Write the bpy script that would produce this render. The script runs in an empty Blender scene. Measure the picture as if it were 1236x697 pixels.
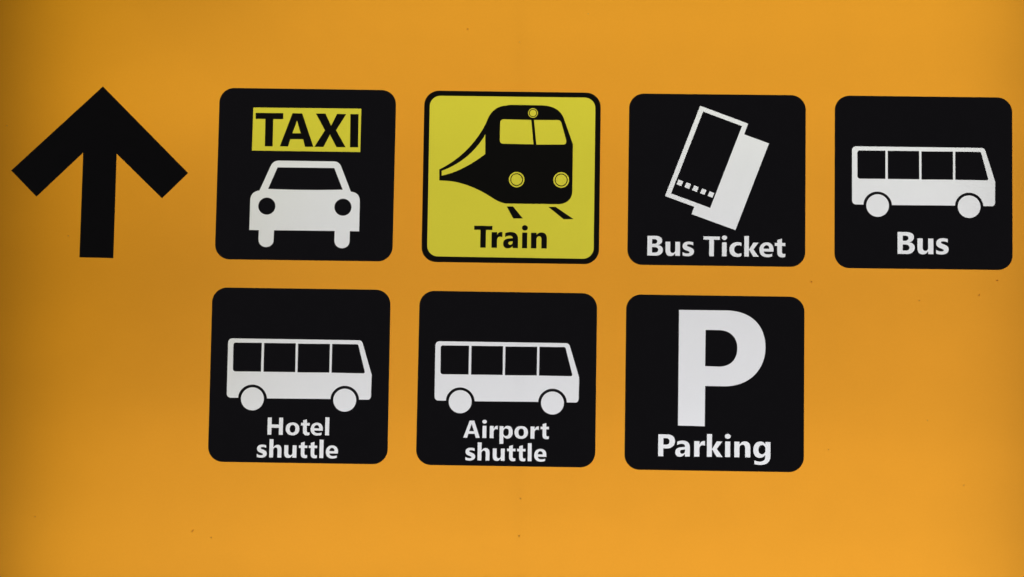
import bpy, math, random
from mathutils import Vector, Matrix
from mathutils.geometry import delaunay_2d_cdt

# ------------------------------------------------------------------ camera, world, exposure
C = bpy.context.scene.collection
scene = bpy.context.scene
MM = 0.001
CAM = {'lens': 52.4272,
 'pos': [0.36172, -0.33786, 1.67321],
 'rot': [[0.9997662, -0.0154536, 0.0151261],
         [0.0164462, 0.9975591, -0.0678634],
         [-0.0140404, 0.0680963, 0.99758]]}
cam = bpy.data.cameras.new('camera')
cam.lens = CAM['lens']; cam.sensor_width = 36.0; cam.clip_start = 0.01; cam.clip_end = 100.0
cam_ob = bpy.data.objects.new('camera', cam); C.objects.link(cam_ob)
cam_ob.matrix_world = Matrix.Translation(Vector(CAM['pos'])) @ Matrix(CAM['rot']).to_4x4()
scene.camera = cam_ob

world = bpy.data.worlds.new('World'); scene.world = world; world.use_nodes = True
bg = world.node_tree.nodes['Background']
bg.inputs['Color'].default_value = (0.95, 0.90, 1.0, 1.0); bg.inputs['Strength'].default_value = 0.12

scene.render.engine = 'CYCLES'
scene.cycles.pixel_filter_width = 1.9
scene.view_settings.view_transform = 'Standard'
scene.view_settings.look = 'None'
scene.view_settings.gamma = 1.0
scene.view_settings.exposure = 0.0
scene.view_settings.use_curve_mapping = False

# ------------------------------------------------------------------ the lamps inside the light box
# rows of cool white tubes behind the translucent face; every row is five tubes end to end
TUBE_Z = -130.0
TUBE_ROWS = [240, 110, -20, -150, -280, -410, -540, -670, -800]
TUBE_ENDS = [-205.0, -155.0, 45.0, 495.0, 795.0, 945.0]
TUBE_LEVEL = [0.0, 0.0, 0.066, 0.247, 0.238, 0.654, 0.261, 0.402, 0.373, 0.458, 0.444, 0.361,
 0.285, 0.299, 0.403, 0.442, 0.172, 0.246, 0.26, 0.352, 0.49, 0.165, 0.247,
 0.238, 0.351, 0.447, 0.287, 0.283, 0.326, 0.399, 0.803, 0.387, 0.475, 0.418,
 0.487, 0.295, 0.137, 0.001, 0.232, 0.293, 0.373, 0.335, 0.232, 0.699, 0.705]
TUBE_SCALE = 0.40
def tube_lamps(parent):
    k = 0
    for y in TUBE_ROWS:
        for a, b in zip(TUBE_ENDS[:-1], TUBE_ENDS[1:]):
            lv = TUBE_LEVEL[k]; k += 1
            if lv < 0.01: continue
            la = bpy.data.lights.new('tube_lamp', 'AREA'); la.shape = 'RECTANGLE'
            la.size = (b - a) * MM; la.size_y = 16 * MM
            la.energy = lv * TUBE_SCALE * (b - a) / 295.0
            # tint fitted by position: yellowish along the top, pinkish in the middle, yellowest at left
            g, bl = (1.0, 0.86) if y > 100 else (0.99, 0.95) if y > -60 else (0.975, 1.0) if y > -480 else (1.0, 1.06)
            if b < -100: g, bl = g * 0.985, bl * (0.25 if y > -480 else 0.6)
            elif b < 60 and y > -300: bl *= 0.88
            la.color = (1.0, g, bl)
            lo = bpy.data.objects.new('tube_lamp', la); C.objects.link(lo); lo.parent = parent
            lo.location = ((a + b) / 2 * MM, y * MM, TUBE_Z * MM)
            lo.rotation_euler = (math.pi, 0, 0)          # shines towards the face (+z)

# ------------------------------------------------------------------ materials
def film(name, col, noise=0.03, trans=0.93):
    """printed translucent film on acrylic: passes the light behind it, soft sheen in front"""
    m = bpy.data.materials.new(name); m.use_nodes = True; nt = m.node_tree; N = nt.nodes; N.clear()
    out = N.new('ShaderNodeOutputMaterial')
    tc = N.new('ShaderNodeTexCoord')
    n1 = N.new('ShaderNodeTexNoise'); n1.inputs['Scale'].default_value = 22; n1.inputs['Detail'].default_value = 5
    n2 = N.new('ShaderNodeTexNoise'); n2.inputs['Scale'].default_value = 420; n2.inputs['Detail'].default_value = 3
    nt.links.new(tc.outputs['Object'], n1.inputs['Vector']); nt.links.new(tc.outputs['Object'], n2.inputs['Vector'])
    ad = N.new('ShaderNodeMath'); ad.operation = 'ADD'
    nt.links.new(n1.outputs['Fac'], ad.inputs[0]); nt.links.new(n2.outputs['Fac'], ad.inputs[1])
    mr = N.new('ShaderNodeMapRange'); mr.inputs['From Min'].default_value = 0.6; mr.inputs['From Max'].default_value = 1.4
    mr.inputs['To Min'].default_value = 1 - noise; mr.inputs['To Max'].default_value = 1 + noise
    nt.links.new(ad.outputs[0], mr.inputs['Value'])
    vm = N.new('ShaderNodeVectorMath'); vm.operation = 'SCALE'; vm.inputs[0].default_value = col
    nt.links.new(mr.outputs[0], vm.inputs['Scale'])
    tr = N.new('ShaderNodeBsdfTranslucent'); di = N.new('ShaderNodeBsdfDiffuse')
    nt.links.new(vm.outputs[0], tr.inputs['Color']); nt.links.new(vm.outputs[0], di.inputs['Color'])
    mx = N.new('ShaderNodeMixShader'); mx.inputs[0].default_value = 1 - trans
    nt.links.new(tr.outputs[0], mx.inputs[1]); nt.links.new(di.outputs[0], mx.inputs[2])
    gl = N.new('ShaderNodeBsdfGlossy'); gl.inputs['Roughness'].default_value = 0.35
    m2 = N.new('ShaderNodeMixShader'); m2.inputs[0].default_value = 0.012
    nt.links.new(mx.outputs[0], m2.inputs[1]); nt.links.new(gl.outputs[0], m2.inputs[2])
    nt.links.new(m2.outputs[0], out.inputs['Surface'])
    return m

def solid(name, col, rough=0.5, spec=0.3, metal=0.0, vary=0.15, scale=60):
    m = bpy.data.materials.new(name); m.use_nodes = True; nt = m.node_tree; N = nt.nodes
    b = N['Principled BSDF']
    b.inputs['Metallic'].default_value = metal
    b.inputs['Specular IOR Level'].default_value = spec
    tc = N.new('ShaderNodeTexCoord'); n1 = N.new('ShaderNodeTexNoise')
    n1.inputs['Scale'].default_value = scale; n1.inputs['Detail'].default_value = 5
    nt.links.new(tc.outputs['Object'], n1.inputs['Vector'])
    mr = N.new('ShaderNodeMapRange'); mr.inputs['To Min'].default_value = 1 - vary; mr.inputs['To Max'].default_value = 1 + vary
    nt.links.new(n1.outputs['Fac'], mr.inputs['Value'])
    vm = N.new('ShaderNodeVectorMath'); vm.operation = 'SCALE'; vm.inputs[0].default_value = col
    nt.links.new(mr.outputs[0], vm.inputs['Scale']); nt.links.new(vm.outputs[0], b.inputs['Base Color'])
    r2 = N.new('ShaderNodeMapRange'); r2.inputs['To Min'].default_value = rough - 0.06; r2.inputs['To Max'].default_value = rough + 0.06
    nt.links.new(n1.outputs['Fac'], r2.inputs['Value']); nt.links.new(r2.outputs[0], b.inputs['Roughness'])
    return m

ORANGE = film('orange_film', (0.80, 0.343, 0.0265), 0.022)
WHITE = film('white_film', (0.808, 0.836, 0.842), 0.012)
YELLOW = film('yellow_film', (0.680, 0.622, 0.047), 0.018)
BLACK = solid('black_vinyl', (0.0250, 0.0240, 0.0262), 0.50, 0.30)
BLACK_A = solid('matt_black_vinyl', (0.0165, 0.0160, 0.0150), 0.55, 0.20)
BLACK_Y = solid('black_ink_on_yellow', (0.0200, 0.0195, 0.0120), 0.50, 0.25)
ALU = solid('dark_anodised_frame', (0.10, 0.10, 0.105), 0.38, 0.5, 0.7)
BOX = solid('light_box_lining', (0.35, 0.35, 0.34), 0.7, 0.2)
TUBE = solid('frosted_tube', (0.8, 0.8, 0.8), 0.4, 0.4)
DIRT = film('dry_brown_dirt', (0.62, 0.38, 0.15), 0.2)

# ------------------------------------------------------------------ flat shapes
def parse(s, n=7):
    """'M L Q C Z' outline in millimetres -> list of closed loops"""
    T = s.split(); loops = []; cur = []; i = 0; cmd = None
    def num(k): return [(float(T[i + 2 * j]), float(T[i + 2 * j + 1])) for j in range(k)]
    while i < len(T):
        if T[i] in 'MLQCZ':
            cmd = T[i]; i += 1
            if cmd == 'Z': loops.append(cur); cur = []
            continue
        if cmd in 'ML':
            cur.append(num(1)[0]); i += 2
        elif cmd == 'Q':
            p0 = cur[-1]; p1, p2 = num(2); i += 4
            for k in range(1, n + 1):
                t = k / n; u = 1 - t
                cur.append(tuple(u * u * a + 2 * u * t * b + t * t * c for a, b, c in zip(p0, p1, p2)))
        elif cmd == 'C':
            p0 = cur[-1]; p1, p2, p3 = num(3); i += 6; m = 2 * n
            for k in range(1, m + 1):
                t = k / m; u = 1 - t
                cur.append(tuple(u ** 3 * a + 3 * u * u * t * b + 3 * u * t * t * c + t ** 3 * d for a, b, c, d in zip(p0, p1, p2, p3)))
    out = []
    for l in loops:
        r = []
        for q in l:
            if not r or abs(q[0] - r[-1][0]) + abs(q[1] - r[-1][1]) > 1e-3: r.append(q)
        if abs(r[0][0] - r[-1][0]) + abs(r[0][1] - r[-1][1]) < 1e-3: r.pop()
        out.append(r)
    return out

def circle(x, y, r, n=56):
    return [(x + r * math.cos(2 * math.pi * k / n), y + r * math.sin(2 * math.pi * k / n)) for k in range(n)]

def rounded(quad, r, n=12):
    """rounded four-cornered outline"""
    out = []
    for i in range(4):
        p = Vector(quad[i]); a = (Vector(quad[i - 1]) - p).normalized(); b = (Vector(quad[(i + 1) % 4]) - p).normalized()
        A = p + a * r; B = p + b * r; c = A + B - p
        a0 = math.atan2(*(A - c).yx); a1 = math.atan2(*(B - c).yx)
        d = (a1 - a0 + math.pi) % (2 * math.pi) - math.pi
        for k in range(n + 1):
            t = a0 + d * k / n; out.append((c.x + r * math.cos(t), c.y + r * math.sin(t)))
    return out

def grow(loops, d):
    """move every outline d mm away from the solid side (negative: into it)"""
    out = []
    for k, L in enumerate(loops):
        ar = sum(L[i - 1][0] * L[i][1] - L[i][0] * L[i - 1][1] for i in range(len(L)))
        depth = sum(inside([M], *L[0]) for m, M in enumerate(loops) if m != k)
        s = (1 if ar > 0 else -1) * (-1 if depth % 2 else 1) * d; R = []; n = len(L)
        for i in range(n):
            p = Vector(L[i]); e0 = (p - Vector(L[i - 1])).normalized(); e1 = (Vector(L[(i + 1) % n]) - p).normalized()
            n0 = Vector((e0.y, -e0.x)); n1 = Vector((e1.y, -e1.x)); m = n0 + n1
            m = m / max(m.dot(m) / 2, 0.6)
            q = p + m * s; R.append((q.x, q.y))
        out.append(R)
    return out

def inside(loops, x, y):
    c = False
    for L in loops:
        j = len(L) - 1
        for i in range(len(L)):
            xi, yi = L[i]; xj, yj = L[j]
            if (yi > y) != (yj > y) and x < (xj - xi) * (y - yi) / (yj - yi) + xi: c = not c
            j = i
    return c

def bounds(loops):
    X = [q[0] for l in loops for q in l]; Y = [q[1] for l in loops for q in l]
    return min(X), max(X), min(Y), max(Y)

def mesh_of(name, shape, covers=(), z=0.0, skirt=0.0):
    """triangulate the shape less the shapes printed over it; skirt adds the film's cut edge"""
    V = []; E = []
    for L in list(shape) + [l for c in covers for l in c]:
        b = len(V); V += [Vector(q) for q in L]; E += [(b + i, b + (i + 1) % len(L)) for i in range(len(L))]
    v, e, f, *_ = delaunay_2d_cdt(V, E, [], 0, 1e-5)
    cb = [bounds(c) for c in covers]; keep = []
    for t in f:
        x = sum(v[i].x for i in t) / 3; y = sum(v[i].y for i in t) / 3
        if not inside(shape, x, y): continue
        if any(b[0] < x < b[1] and b[2] < y < b[3] and inside(c, x, y) for c, b in zip(covers, cb)): continue
        a, b_, c_ = (v[i] for i in t)
        if (b_ - a).cross(c_ - a) < 0: t = t[::-1]
        keep.append(tuple(t))
    used = sorted({i for t in keep for i in t}); ix = {o: n for n, o in enumerate(used)}
    verts = [(v[i].x * MM, v[i].y * MM, z * MM) for i in used]; faces = [tuple(ix[i] for i in t) for t in keep]
    if skirt:
        L = shape[0]; b = len(verts); n = len(L)
        verts += [(q[0] * MM, q[1] * MM, z * MM) for q in L] + [(q[0] * MM, q[1] * MM, (z - skirt) * MM) for q in L]
        ar = sum(L[i - 1][0] * L[i][1] - L[i][0] * L[i - 1][1] for i in range(n))
        for i in range(n):
            j = (i + 1) % n; q = (b + i, b + n + i, b + n + j, b + j)
            faces.append(q if ar > 0 else q[::-1])
    me = bpy.data.meshes.new(name); me.from_pydata(verts, [], faces); me.update()
    return me

def part(name, shape, mat, parent, covers=(), skirt=0.0):
    me = mesh_of(name, shape, covers, 0.0, skirt); me.materials.append(mat)
    o = bpy.data.objects.new(name, me); C.objects.link(o); o.parent = parent
    return o

def tag(o, label, cat, group=None):
    o['label'] = label; o['category'] = cat
    if group: o['group'] = group
    return o

def empty(name, loc=(0, 0, 0), parent=None):
    o = bpy.data.objects.new(name, None); C.objects.link(o); o.location = loc; o.parent = parent; o.empty_display_size = 0.02
    return o

def box_mesh(name, boxes):
    v = []; f = []
    for x0, x1, y0, y1, z0, z1 in boxes:
        b = len(v)
        v += [(x * MM, y * MM, z * MM) for z in (z0, z1) for y in (y0, y1) for x in (x0, x1)]
        f += [tuple(b + i for i in q) for q in ((0, 2, 3, 1), (4, 5, 7, 6), (0, 1, 5, 4), (2, 6, 7, 3), (0, 4, 6, 2), (1, 3, 7, 5))]
    me = bpy.data.meshes.new(name); me.from_pydata(v, [], f); me.update(); return me

# ------------------------------------------------------------------ the lettering: bold humanist letters, cap height 700
GLYPH = {
'T': (585, "M 0 574 L 0 700 L 585 700 L 585 574 L 379 574 L 379 0 L 205 0 L 205 574 Z"),
'A': (702, "M 0 0 L 260 700 L 462 700 L 702 0 L 522 0 L 474 158 L 226 158 L 178 0 Z M 262 280 L 438 280 L 350 556 Z"),
'H': (634, "M 0 0 L 0 700 L 175 700 L 175 424 L 459 424 L 459 700 L 634 700 L 634 0 L 459 0 L 459 278 L 175 278 L 175 0 Z"),
'B': (549, "M 0 0 L 0 700 L 262 700 Q 524 700 524 532 Q 524 475 489 434 Q 453 392 396 376 L 396 374 Q 467 365 508 321 Q 549 277 549 210 Q 549 112 478 56 Q 407 0 284 0 Z M 174 574 L 174 424 L 238 424 Q 284 424 312 447 Q 340 470 340 508 Q 340 574 232 574 Z M 174 296 L 174 118 L 254 118 Q 308 118 341 142 Q 372 166 372 210 Q 372 250 341 273 Q 309 296 254 296 Z"),
'P': (540, "M 174 246 L 174 0 L 0 0 L 0 700 L 274 700 Q 540 700 540 480 Q 540 376 465 311 Q 390 246 265 246 Z M 174 568 L 174 376 L 242 376 Q 356 376 356 473 Q 356 568 242 568 Z"),
'a': (475, "M 475 0 L 308 0 L 308 72 L 305 72 Q 248 -12 146 -12 Q 79 -12 40 28 Q 0 68 0 137 Q 0 274 162 298 L 308 316 Q 308 398 212 398 Q 135 398 60 352 L 60 470 Q 90 487 142 500 Q 194 512 238 512 Q 475 512 475 286 Z M 309 220 L 309 186 Q 309 148 286 123 Q 263 98 230 98 Q 198 98 181 114 Q 163 130 163 155 Q 163 200 226 210 Z"),
'c': (431, "M 431 20 L 431 140 Q 380 108 322 108 Q 258 108 219 147 Q 180 186 180 250 Q 180 316 221 354 Q 262 392 330 392 Q 385 392 431 360 L 431 490 Q 375 512 296 512 Q 162 512 81 439 Q 0 366 0 242 Q 0 128 71 58 Q 142 -12 262 -12 Q 366 -12 431 20 Z"),
'e': (502, "M 502 182 L 165 182 Q 176 98 298 98 Q 392 98 458 130 L 458 25 Q 386 -12 270 -12 Q 142 -12 71 57 Q 0 126 0 246 Q 0 370 74 441 Q 148 512 262 512 Q 376 512 439 445 Q 502 378 502 254 Z M 341 292 Q 341 402 254 402 Q 216 402 189 371 Q 162 340 158 292 Z"),
'g': (552, "M 552 54 Q 552 -84 467 -159 Q 382 -232 222 -232 Q 110 -232 40 -204 L 40 -80 Q 120 -118 212 -118 Q 292 -118 337 -78 Q 380 -38 380 30 L 380 74 L 378 74 Q 318 -12 212 -12 Q 114 -12 57 58 Q 0 126 0 240 Q 0 366 65 439 Q 130 512 236 512 Q 332 512 378 438 L 380 438 L 380 500 L 552 500 Z M 382 276 L 382 232 Q 382 180 353 147 Q 324 114 278 114 Q 230 114 203 148 Q 176 182 176 246 Q 176 314 205 353 Q 234 392 284 392 Q 328 392 355 359 Q 382 328 382 276 Z"),
'h': (504, "M 0 0 L 0 728 L 174 728 L 174 424 L 177 424 Q 232 512 338 512 Q 504 512 504 300 L 504 0 L 330 0 L 330 286 Q 330 392 256 392 Q 218 392 196 362 Q 174 332 174 286 L 174 0 Z"),
'i': (199, "M 12 0 L 12 500 L 185 500 L 185 0 Z M 99 572 Q 56 572 28 596 Q 0 620 0 655 Q 0 692 28 715 Q 56 738 99 738 Q 143 738 171 715 Q 199 692 199 655 Q 199 619 171 596 Q 143 572 99 572 Z"),
'k': (524, "M 0 0 L 0 728 L 174 728 L 174 272 L 178 272 L 318 500 L 514 500 L 336 258 L 524 0 L 320 0 L 178 226 L 174 226 L 174 0 Z"),
'l': (174, "M 0 0 L 0 728 L 174 728 L 174 0 Z"),
'n': (517, "M 0 0 L 0 500 L 174 500 L 174 424 L 177 424 Q 234 512 344 512 Q 517 512 517 300 L 517 0 L 343 0 L 343 286 Q 343 392 264 392 Q 224 392 199 362 Q 174 332 174 286 L 174 0 Z"),
'o': (558, "M 279 512 Q 410 512 484 442 Q 558 372 558 252 Q 558 130 482 59 Q 406 -12 276 -12 Q 148 -12 74 60 Q 0 132 0 248 Q 0 370 76 441 Q 152 512 279 512 Z M 280 394 Q 230 394 203 357 Q 176 320 176 252 Q 176 108 280 108 Q 382 108 382 255 Q 382 394 280 394 Z"),
'p': (556, "M 174 66 L 174 -222 L 0 -222 L 0 500 L 174 500 L 174 426 L 177 426 Q 238 512 345 512 Q 446 512 501 443 Q 556 374 556 256 Q 556 134 493 61 Q 430 -12 326 -12 Q 232 -12 177 66 Z M 172 264 L 172 218 Q 172 170 199 139 Q 226 108 270 108 Q 322 108 351 148 Q 379 188 379 262 Q 379 392 276 392 Q 230 392 201 357 Q 172 322 172 264 Z"),
'r': (345, "M 345 344 Q 312 362 270 362 Q 225 362 200 329 Q 174 296 174 240 L 174 0 L 0 0 L 0 500 L 174 500 L 174 408 L 177 408 Q 214 508 312 508 Q 336 508 345 503 Z"),
's': (398, "M 0 16 L 0 148 Q 76 98 160 98 Q 234 98 234 134 Q 234 152 150 180 Q 72 206 36 244 Q 0 280 0 345 Q 0 417 55 465 Q 112 512 212 512 Q 300 512 369 488 L 369 364 Q 298 402 226 402 Q 158 402 158 368 Q 158 345 250 317 Q 326 290 362 253 Q 398 215 398 160 Q 398 80 336 34 Q 274 -12 164 -12 Q 72 -12 0 16 Z"),
't': (379, "M 0 382 L 0 500 L 88 500 L 88 598 L 262 648 L 262 500 L 379 500 L 379 382 L 262 382 L 262 182 Q 262 118 318 118 Q 350 118 379 134 L 379 10 Q 338 -12 262 -12 Q 88 -12 88 160 L 88 382 Z"),
'u': (512, "M 512 500 L 512 0 L 336 0 L 336 76 L 333 76 Q 278 -12 173 -12 Q 0 -12 0 198 L 0 500 L 177 500 L 177 212 Q 177 112 254 112 Q 291 112 314 139 Q 336 166 336 212 L 336 500 Z"),
}
def glyph(ch, x, y, w, cap):
    W, s = GLYPH[ch]; k = cap / 700.0
    return [[(x + q[0] * w / W, y + q[1] * k) for q in L] for L in parse(s, 6)]

# ------------------------------------------------------------------ outlines, in millimetres on the panel
CAR_BODY = ('M -51.96 -19.06 L -40.19 8.66 Q -37.70 15.01 -30.97 15.26 L 31.71 15.21 Q 37.67 15.14 40.00 9.50 L 51.63 -18.97 Q 61.66 -19.76 62.04 -29.49 L 62.07 -63.98 L 51.61 '
 '-63.82 L 34.44 -63.92 L -34.28 -64.17 L -51.48 -64.27 L -62.26 -64.27 L -62.17 -28.96 Q -61.32 -20.61 -51.96 -19.06 Z')
CAR_WHEELS = ['M -51.48 -64.27 L -51.65 -74.76 C -51.33 -86.34 -34.15 -86.08 -34.46 -74.82 L -34.28 -64.17 Z',
 'M 34.44 -63.92 L 34.40 -75.04 C 34.68 -86.29 51.83 -86.03 51.57 -75.09 L 51.61 -63.82 Z']
CAR_SCREEN = 'M -32.17 7.52 L 32.21 7.65 L 42.36 -16.90 Q -0.31 -18.46 -42.30 -17.19 Z'
CAR_LAMPS = [[-43.17, -36.85, 9.7], [43.15, -36.83, 9.68]]
TAXI_PLATE = 'M -61.63 75.77 L 61.38 76.07 L 61.26 26.29 L -61.94 26.26 Z'
TAXI_LETTERS = ['M -58.67 69.45 L -27.45 69.56 L -27.37 62.89 L -38.70 62.84 L -38.59 31.54 L -47.24 31.52 L -47.47 62.82 L -58.48 62.78 Z',
 'M -16.76 69.60 L -5.86 69.54 L 7.72 31.65 L -1.56 31.63 L -3.92 40.19 L -18.65 40.09 L -21.09 31.68 L -30.16 31.65 Z M -16.47 46.68 L -6.76 46.71 L -11.53 61.60 Z',
 'M 9.95 69.65 L 20.63 69.69 L 27.38 55.90 L 33.99 69.55 L 44.13 69.48 L 33.06 50.81 L 44.29 31.74 L 34.16 31.70 L 26.35 45.99 L 19.24 31.71 L 9.10 31.67 L 20.68 50.64 '
 'Z',
 'M 49.15 69.54 L 58.22 69.56 L 58.47 31.83 L 49.51 31.81 Z']
TRAIN_INNER = [[-94.18, 91.97], [94.12, 92.17], [94.25, -91.71], [-93.74, -91.52]]
TRAIN_BODY = ('M -81.46 7.38 C -61.19 17.44 -41.34 36.05 -29.65 60.68 C -26.43 69.58 -21.90 80.27 -7.08 81.43 C -4.42 81.98 -2.80 82.22 -0.11 82.26 L 33.85 82.18 C 46.79 81.82 54.62 '
 '76.70 58.30 67.50 L 68.93 38.30 L 68.93 -14.79 C 69.05 -23.97 62.37 -29.68 53.79 -29.92 L -5.77 -30.04 C -10.62 -29.46 -16.03 -26.84 -20.37 -24.20 C -35.31 -14.39 '
 '-55.59 -5.34 -75.72 -5.01 L -81.22 -4.81 Z')
TRAIN_STRIPE = 'M -79.02 6.06 C -58.42 13.41 -39.88 29.96 -30.24 48.43 L -29.84 25.76 C -43.65 14.98 -59.60 4.58 -78.90 0.37 Z'
TRAIN_PANES = ['M -9.54 66.01 L 21.71 65.68 L 24.63 37.46 L -9.39 37.63 Q -13.91 37.68 -13.98 41.80 L -13.89 61.81 Q -13.74 65.95 -9.54 66.01 Z',
 'M 24.41 65.72 L 51.33 65.98 Q 54.88 65.92 55.89 62.78 L 61.67 42.54 Q 62.06 37.66 58.19 37.61 L 27.54 37.18 Z']
TRAIN_LAMPS = [[23.32, 73.43, 5.49, 0.845, 0.68], [6.03, -2.83, 8.81, 0.82, 0.7], [56.41, -2.53, 8.91, 0.82, 0.7]]
TRAIN_RAILS = ['M -4.31 -33.79 L 2.34 -33.59 L 13.61 -46.81 L 2.99 -46.86 Z', 'M 42.58 -33.43 L 50.30 -33.32 L 70.86 -46.71 L 59.93 -46.98 Z']
TICKET_FRONT = 'M -19.42 84.07 L 34.84 64.38 L 30.41 52.16 L -3.74 -38.60 L -25.14 -31.03 L -58.17 -19.29 Z'
TICKET_FACE = 'M -16.03 77.59 L 27.99 61.57 L -7.24 -32.08 L -51.47 -16.28 Z'
TICKET_BACK = 'M 30.41 52.16 L 58.44 42.15 L 21.25 -56.75 L -28.16 -39.39 L -25.14 -31.03 L -3.74 -38.60 Z'
TICKET_DOTS = ['M -43.15 -0.17 L -37.59 -2.34 L -39.93 -7.96 L -45.55 -5.69 Z', 'M -34.05 -3.33 L -28.86 -5.23 L -31.10 -11.13 L -36.72 -8.85 Z',
 'M -25.37 -6.66 L -20.25 -8.61 L -22.49 -14.40 L -28.05 -12.18 Z', 'M -16.43 -9.98 L -11.31 -11.93 L -13.66 -17.45 L -19.11 -15.44 Z',
 'M -7.88 -12.98 L -2.65 -15.10 L -4.78 -20.71 L -10.50 -18.39 Z']
BUS_BODY = ('M -76.87 40.64 L -0.71 40.76 L 65.93 40.74 Q 68.94 40.51 70.24 37.67 L 81.28 2.08 L 81.01 -21.67 Q 80.70 -26.01 77.03 -26.07 L 67.36 -26.10 C 67.10 -17.72 59.89 '
 '-10.83 51.21 -10.97 C 42.52 -11.11 35.65 -18.24 35.64 -25.94 L -36.17 -26.45 C -36.67 -18.04 -43.95 -11.10 -52.69 -11.25 C -61.43 -11.39 -68.32 -18.56 -68.09 -26.30 L '
 '-76.69 -26.31 Q -81.34 -26.11 -81.48 -21.23 L -81.63 34.83 Q -81.65 40.29 -76.87 40.64 Z')
BUS_WINDOWS = ['M -72.76 35.66 L -43.50 35.85 L -43.56 3.72 L -72.10 3.52 Q -75.11 3.75 -75.06 6.60 L -75.28 32.89 Q -75.22 35.62 -72.76 35.66 Z',
 'M -40.63 35.76 L -5.23 35.92 L -5.06 3.80 L -40.55 3.63 Z', 'M -2.35 35.56 L 33.29 35.86 L 33.26 3.88 L -2.33 3.57 Z',
 'M 36.02 35.90 L 63.32 35.93 Q 64.96 35.82 65.40 34.46 L 73.02 5.75 Q 73.34 3.85 71.57 3.69 L 35.99 3.79 Z']
BUS_WHEELS = [[-52.25, -26.99, 13.09], [51.45, -26.76, 13.07]]
BIG_P = ('M -40.64 81.31 L 13.18 81.55 C 39.46 81.35 56.51 66.21 56.63 40.92 C 56.76 14.67 37.92 -3.18 11.73 -3.81 L -10.44 -3.77 L -10.50 -48.64 L -40.70 -48.34 Z M -10.32 '
 '58.87 L 4.84 58.91 C 17.37 58.71 24.89 50.53 24.76 39.40 C 24.84 26.26 17.22 18.67 4.52 18.46 L -10.62 18.82 Z')
ARROW = 'M 0.55 100.10 L 100.84 2.26 L 72.23 -26.82 L 18.88 23.29 L 19.11 -95.78 L -19.14 -95.39 L -19.24 24.06 L -70.73 -26.96 L -100.52 2.30 Z'
BUS_AT = {'airport': [0.9956, 0.998, 0.17, 0.48], 'bus': [0.988, 0.992, 0.26, -0.14], 'hotel': [1, 1, 0, 0]}
LINES = {'airport': [{'cap': 19.58,
              'letters': [['A', -48.06, 19.14], ['i', -26.86, 5.52], ['r', -18.4, 9.35], ['p', -7.45, 15.13], ['o', 9.19, 15.57], ['r', 27.16, 9.61], ['t', 38.28, 9.87]],
              'y': [-66.68, -66.65, -66.63, -66.61, -66.57, -66.55, -66.52]},
             {'cap': 19.63,
              'letters': [['s', -45.1, 11.39], ['h', -31.58, 13.78], ['u', -14.68, 13.78], ['t', 1.33, 9.78], ['t', 12.53, 9.78], ['l', 24.44, 4.71],
                          ['e', 31.64, 13.95]],
              'y': [-91.67, -91.65, -91.63, -91.61, -91.59, -91.58, -91.57]}],
 'bus': [{'cap': 25.16, 'letters': [['B', -29.29, 19.62], ['u', -7.1, 18.29], ['s', 13.89, 14.39]], 'y': [-81.32, -81.11, -80.93]}],
 'hotel': [{'cap': 19.68,
            'letters': [['H', -34.56, 17.68], ['o', -14.14, 15.79], ['t', 2.85, 10.24], ['e', 13.78, 14.08], ['l', 30.08, 4.95]],
            'y': [-66.96, -66.81, -66.7, -66.6, -66.51]},
           {'cap': 19.98,
            'letters': [['s', -45.73, 11.52], ['h', -31.9, 14.08], ['u', -15.18, 14.24], ['t', 1.2, 9.81], ['t', 12.29, 9.8], ['l', 24.32, 4.86], ['e', 31.48, 14.06]],
            'y': [-92.27, -92.2, -92.11, -92.04, -91.98, -91.94, -91.88]}],
 'parking': [{'cap': 24.75,
              'letters': [['P', -62.54, 19.06], ['a', -43.48, 16.67], ['r', -22.5, 12.47], ['k', -8.33, 18.02], ['i', 11.5, 7.02], ['n', 22.16, 18.24],
                          ['g', 43.23, 19.48]],
              'y': [-82.69, -82.61, -82.53, -82.46, -82.4, -82.34, -82.25]}],
 'ticket': [{'cap': 22.77, 'letters': [['B', -77.66, 17.83], ['u', -57.32, 16.74], ['s', -38.07, 13.28]], 'y': [-87.16, -87.03, -86.91]},
            {'cap': 22.73,
             'letters': [['T', -14.78, 18.87], ['i', 5.83, 6.37], ['c', 14.44, 13.9], ['k', 31.15, 16.79], ['e', 48.11, 16.21], ['t', 65.31, 12.23]],
             'y': [-86.85, -86.79, -86.73, -86.66, -86.58, -86.52]}],
 'train': [{'cap': 24.54,
            'letters': [['T', -40.86, 20.36], ['r', -21.04, 11.95], ['a', -7.93, 16.57], ['i', 13.04, 6.4], ['n', 23.44, 17.72]],
            'y': [-80.5, -80.49, -80.48, -80.47, -80.46]}]}
TILES = {'airport': {'cen': [332.32, -325.47], 'quad': [[-99.66, 97.24], [99.79, 97.25], [99.83, -97.09], [-99.96, -97.4]]},
 'bus': {'cen': [797.5, -97.26], 'quad': [[-99.46, 97.51], [99.84, 97.87], [99.21, -97.41], [-99.59, -97.98]]},
 'hotel': {'cen': [99.5, -325.59], 'quad': [[-100.83, 97.51], [100.24, 97.73], [100.81, -97.42], [-100.22, -97.82]]},
 'parking': {'cen': [564.59, -326.3], 'quad': [[-99.63, 97.58], [99.72, 97.8], [99.5, -97.55], [-99.59, -97.84]]},
 'taxi': {'cen': [100.61, -98.09], 'quad': [[-100.37, 97.71], [100.49, 97.66], [100.23, -97.47], [-100.36, -97.9]]},
 'ticket': {'cen': [565.38, -97.56], 'quad': [[-99.52, 96.98], [99.68, 97.66], [99.57, -97.14], [-99.74, -97.5]]},
 'train': {'cen': [333.52, -97.8], 'quad': [[-100.11, 97.46], [99.84, 97.48], [99.99, -97.32], [-99.72, -97.61]]}}
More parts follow.
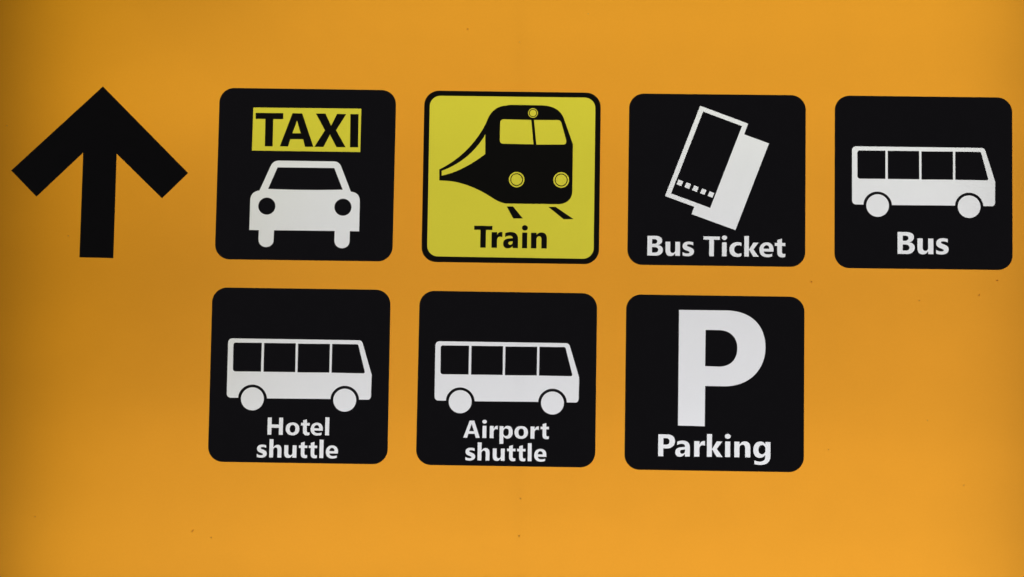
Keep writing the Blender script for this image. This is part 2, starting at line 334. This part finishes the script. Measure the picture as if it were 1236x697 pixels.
ARROW_AT = [-134.11, -100.76]
SPECKS = [[-15.52, -500.52, 4, 1.4, 50], [5.56, -507.48, 1.8, 1.5, 0], [-192.52, -488.05, 2.2, 1.0, 0], [879.58, -206.51, 2.4, 1.6, 0], [859.36, -223.28, 2.4, 1.2, 60],
 [792.73, -230.73, 2.6, 1.1, 0], [794.19, -242.97, 1.3, 1.0, 0], [349.62, -458.35, 1.6, 1.6, 0], [348.62, -499.54, 1.4, 2.2, 0], [-241.66, -47.17, 1.6, 1.2, 0],
 [-166.92, -172.13, 1.8, 1.4, 20], [281.01, 71.11, 1.9, 1.7, 0], [340.49, 57.07, 1.2, 1.2, 0], [417.95, 90.59, 1.4, 1.2, 0], [672.04, -211.38, 2.0, 1.8, 0],
 [801.46, -363.89, 1.4, 1.2, 0], [691.61, -398.35, 1.5, 1.2, 0], [841.59, -435.15, 1.8, 1.3, 40]]
ROD = [340.02, 349.64]

# ------------------------------------------------------------------ build: the signs
OUT = {n: grow([rounded(t['quad'], 16.6)], 0.15)[0] for n, t in TILES.items()}
FILM = 0.3                                             # the pictogram films stand 0.3 mm proud of the face
GROUP = 'square pictogram signs on the orange panel'

INK = 0.22                                             # spread of the black ink over the lighter film
def words_of(n, d=-INK):
    rows = []
    for ln in LINES[n]:
        rows.append([(ch, grow(glyph(ch, x, y, w, ln['cap']), d)) for (ch, x, w), y in zip(ln['letters'], ln['y'])])
    return rows

def tile(n, label):
    cx, cy = TILES[n]['cen']
    return tag(empty('pictogram_sign', (cx * MM, cy * MM, FILM * MM)), label, 'pictogram sign', GROUP)

def lettering(root, rows, mat):
    for row in rows:
        e = empty('lettering', (0, 0, 0), root)
        for ch, g in row: part('letter', g, mat, e)

# taxi
t = tile('taxi', 'black square sign with a yellow TAXI plate above a white car seen from the front')
body = parse(CAR_BODY); wheels = [parse(s) for s in CAR_WHEELS]; plate = grow(parse(TAXI_PLATE), -0.08); lets = [grow(parse(s), 0.14) for s in TAXI_LETTERS]
part('backing', [OUT['taxi']], BLACK, t, [body, plate] + wheels, FILM)
pl = part('name_plate', plate, YELLOW, t, lets)
for g in lets: part('letter', g, BLACK_Y, pl)
screen = parse(CAR_SCREEN); lamps = [[circle(*c)] for c in CAR_LAMPS]
car = part('car_picture', body, WHITE, t, [screen] + lamps)
part('windscreen', screen, BLACK, car)
for l in lamps: part('headlight', l, BLACK, car)
for w in wheels: part('wheel', w, WHITE, car)

# train
t = tile('train', 'yellow square sign with a black border and a black train above the word Train')
inner = grow([rounded(TRAIN_INNER, 12.3)], -INK); body = grow(parse(TRAIN_BODY), INK); rails = [grow(parse(s), INK) for s in TRAIN_RAILS]; rows = words_of('train', 0.12)
part('border', [OUT['train']], BLACK_Y, t, [inner], FILM)
part('yellow_face', inner, YELLOW, t, [body] + rails + [g for r in rows for _, g in r])
band = grow(parse(TRAIN_STRIPE), -0.12); panes = [grow(parse(s), -INK) for s in TRAIN_PANES]
discs = [[circle(x, y, r)] for x, y, r, a, b in TRAIN_LAMPS]
train = part('train_picture', body, BLACK_Y, t, [band] + panes + discs)
part('side_band', band, YELLOW, train)
for p_ in panes: part('window', p_, YELLOW, train)
for x, y, r, a, b in TRAIN_LAMPS:
    ring = [circle(x, y, r * a), circle(x, y, r * b)]
    part('headlight', [circle(x, y, r)], YELLOW, train, [ring])
    part('headlight_ring', ring, BLACK_Y, train)
for r_ in rails: part('rail', r_, BLACK_Y, t)
lettering(t, rows, BLACK_Y)

# bus ticket
t = tile('ticket', 'black square sign with two white tilted tickets above the words Bus Ticket')
rows = words_of('ticket'); rows = [rows[0], rows[1]]
front = parse(TICKET_FRONT); back = parse(TICKET_BACK); face = parse(TICKET_FACE); dots = [grow(parse(s), -0.12) for s in TICKET_DOTS]
part('backing', [OUT['ticket']], BLACK, t, [front, back] + [g for r in rows for _, g in r], FILM)
fr = part('front_ticket', front, WHITE, t, [face])
part('ticket_face', face, BLACK, fr, dots)
for d in dots: part('white_square', d, WHITE, fr)
part('rear_ticket', back, WHITE, t)
lettering(t, rows, WHITE)

# the three buses
BUS_LABEL = {'bus': 'black square sign with a white bus above the single word Bus',
             'hotel': 'black square sign with a white bus above the words Hotel shuttle',
             'airport': 'black square sign with a white bus above the words Airport shuttle'}
for n in ('bus', 'hotel', 'airport'):
    t = tile(n, BUS_LABEL[n]); sx, sy, dx, dy = BUS_AT[n]
    mv = lambda loops: [[(x * sx + dx, y * sy + dy) for x, y in L] for L in loops]
    body = grow(mv(parse(BUS_BODY)), -INK); wins = [grow(mv(parse(w)), 0.12) for w in BUS_WINDOWS]; wh = [grow(mv([circle(*c)]), -INK) for c in BUS_WHEELS]
    rows = words_of(n)
    part('backing', [OUT[n]], BLACK, t, [body] + wh + [g for r in rows for _, g in r], FILM)
    bus = part('bus_picture', body, WHITE, t, wins)
    for w in wins: part('window', w, BLACK, bus)
    for w in wh: part('wheel', w, WHITE, bus)
    lettering(t, rows, WHITE)

# parking
t = tile('parking', 'black square sign with a big white letter P above the word Parking')
rows = words_of('parking'); bigp = grow(parse(BIG_P, 10), -INK)
part('backing', [OUT['parking']], BLACK, t, [bigp] + [g for r in rows for _, g in r], FILM)
o = part('big_letter', bigp, WHITE, t); o['label'] = 'big white letter P'
lettering(t, rows, WHITE)

# arrow
arrow = grow(parse(ARROW), 0.15)
me = mesh_of('arrow_symbol', arrow, (), 0.0, FILM); me.materials.append(BLACK_A)
ar = bpy.data.objects.new('arrow_symbol', me); C.objects.link(ar)
ar.location = (ARROW_AT[0] * MM, ARROW_AT[1] * MM, FILM * MM)
tag(ar, 'large black arrow pointing straight up at the left of the panel', 'arrow')

# ------------------------------------------------------------------ the light box that carries them
lb = tag(empty('light_box', (0, 0, 0)), 'glowing orange backlit panel behind the black arrow and the square signs', 'light box')
X0, X1, Y0, Y1 = -430.0, 1130.0, -800.0, 330.0
holes = [[[(x + TILES[n]['cen'][0], y + TILES[n]['cen'][1]) for x, y in OUT[n]]] for n in TILES]
holes.append([[(x + ARROW_AT[0], y + ARROW_AT[1]) for x, y in L] for L in arrow])
part('orange_face', [[(X0, Y0), (X1, Y0), (X1, Y1), (X0, Y1)]], ORANGE, lb, holes)
me = box_mesh('casing', [(X0 - 6, X1 + 6, Y0 - 6, Y1 + 6, -206, -200), (X0 - 6, X0, Y0 - 6, Y1 + 6, -200, 0),
                         (X1, X1 + 6, Y0 - 6, Y1 + 6, -200, 0), (X0, X1, Y0 - 6, Y0, -200, 0), (X0, X1, Y1, Y1 + 6, -200, 0)])
me.materials.append(BOX); o = bpy.data.objects.new('casing', me); C.objects.link(o); o.parent = lb
for b in ((X0 - 10, X1 + 10, Y1 - 18, Y1 + 10, 0.6, 12), (X0 - 10, X1 + 10, Y0 - 10, Y0 + 18, 0.6, 12),
          (X0 - 10, X0 + 18, Y0 + 18, Y1 - 18, 0.6, 12), (X1 - 18, X1 + 10, Y0 + 18, Y1 - 18, 0.6, 12)):
    me = box_mesh('frame_bar', [b]); me.materials.append(ALU)
    o = bpy.data.objects.new('frame_bar', me); C.objects.link(o); o.parent = lb
    bv = o.modifiers.new('bevel', 'BEVEL'); bv.width = 0.0015; bv.segments = 2
# thin upright stay just behind the face, seen only as a faint shadow line
me = box_mesh('stay', [(ROD[0] - 0.07, ROD[0] + 0.07, Y0, Y1, -3.4, -3.0)])
for v in me.vertices:                                  # it follows the slight lean of the line in the panel
    v.co.x += (ROD[1] - ROD[0]) * MM * ((94 - v.co.y / MM) / 612.0)
me.materials.append(TUBE); o = bpy.data.objects.new('stay', me); C.objects.link(o); o.parent = lb
tube_lamps(lb)

# ------------------------------------------------------------------ specks of dirt stuck on the face
WHERE = ['longest brown dirt streak low on the orange face below the Hotel shuttle sign',
 'small round dirt speck beside the long streak below the Hotel shuttle sign',
 'faint dirt speck alone near the lower left edge of the orange face',
 'dirt speck just below the right corner of the Bus sign',
 'slanting dirt speck a little farther below the Bus sign',
 'flat dirt speck below the middle of the Bus sign',
 'tiniest dirt speck, under the flat one below the Bus sign',
 'round dirt speck close below the Airport shuttle sign',
 'upright dirt speck farther below the Airport shuttle sign',
 'faint dirt speck to the left of the arrow head',
 'faint dirt speck between the arrow shaft and its left barb',
 'dark dirt dot above the Train sign near the top of the picture',
 'faint round dirt speck close above the top right of the Train sign',
 'faint dirt speck at the very top between the Train and Bus Ticket signs',
 'dark dirt speck just below and right of the Bus Ticket sign',
 'tiny dirt speck in the empty orange area far below the Bus sign',
 'tiny dirt speck to the lower right of the Parking sign',
 'slanting dirt speck low at the right under the empty orange area']
rng = random.Random(4)
for k, (x, y, w, h, a) in enumerate(SPECKS):
    n = 12; v = []; f = []; w *= 0.5; h *= 0.5
    for ring, (rr, zz) in enumerate(((1.0, 0.0), (0.8, 0.14), (0.4, 0.24))):
        for i in range(n):
            q = rr * (0.8 + 0.35 * rng.random()); th = 2 * math.pi * i / n
            v.append((q * w * math.cos(th), q * h * math.sin(th), zz))
    v.append((0, 0, 0.26))
    for ring in (0, 1):
        for i in range(n):
            j = (i + 1) % n; f.append((ring * n + i, ring * n + j, ring * n + n + j, ring * n + n + i))
    for i in range(n): f.append((2 * n + i, 2 * n + (i + 1) % n, 3 * n))
    me = bpy.data.meshes.new('dirt_speck'); me.from_pydata([tuple(c * MM for c in p) for p in v], [], f); me.update()
    me.materials.append(DIRT)
    o = bpy.data.objects.new('dirt_speck', me); C.objects.link(o)
    o.location = (x * MM, y * MM, 0.05 * MM); o.rotation_euler = (0, 0, math.radians(a))
    tag(o, WHERE[k], 'dirt speck', 'specks of dirt on the orange face')
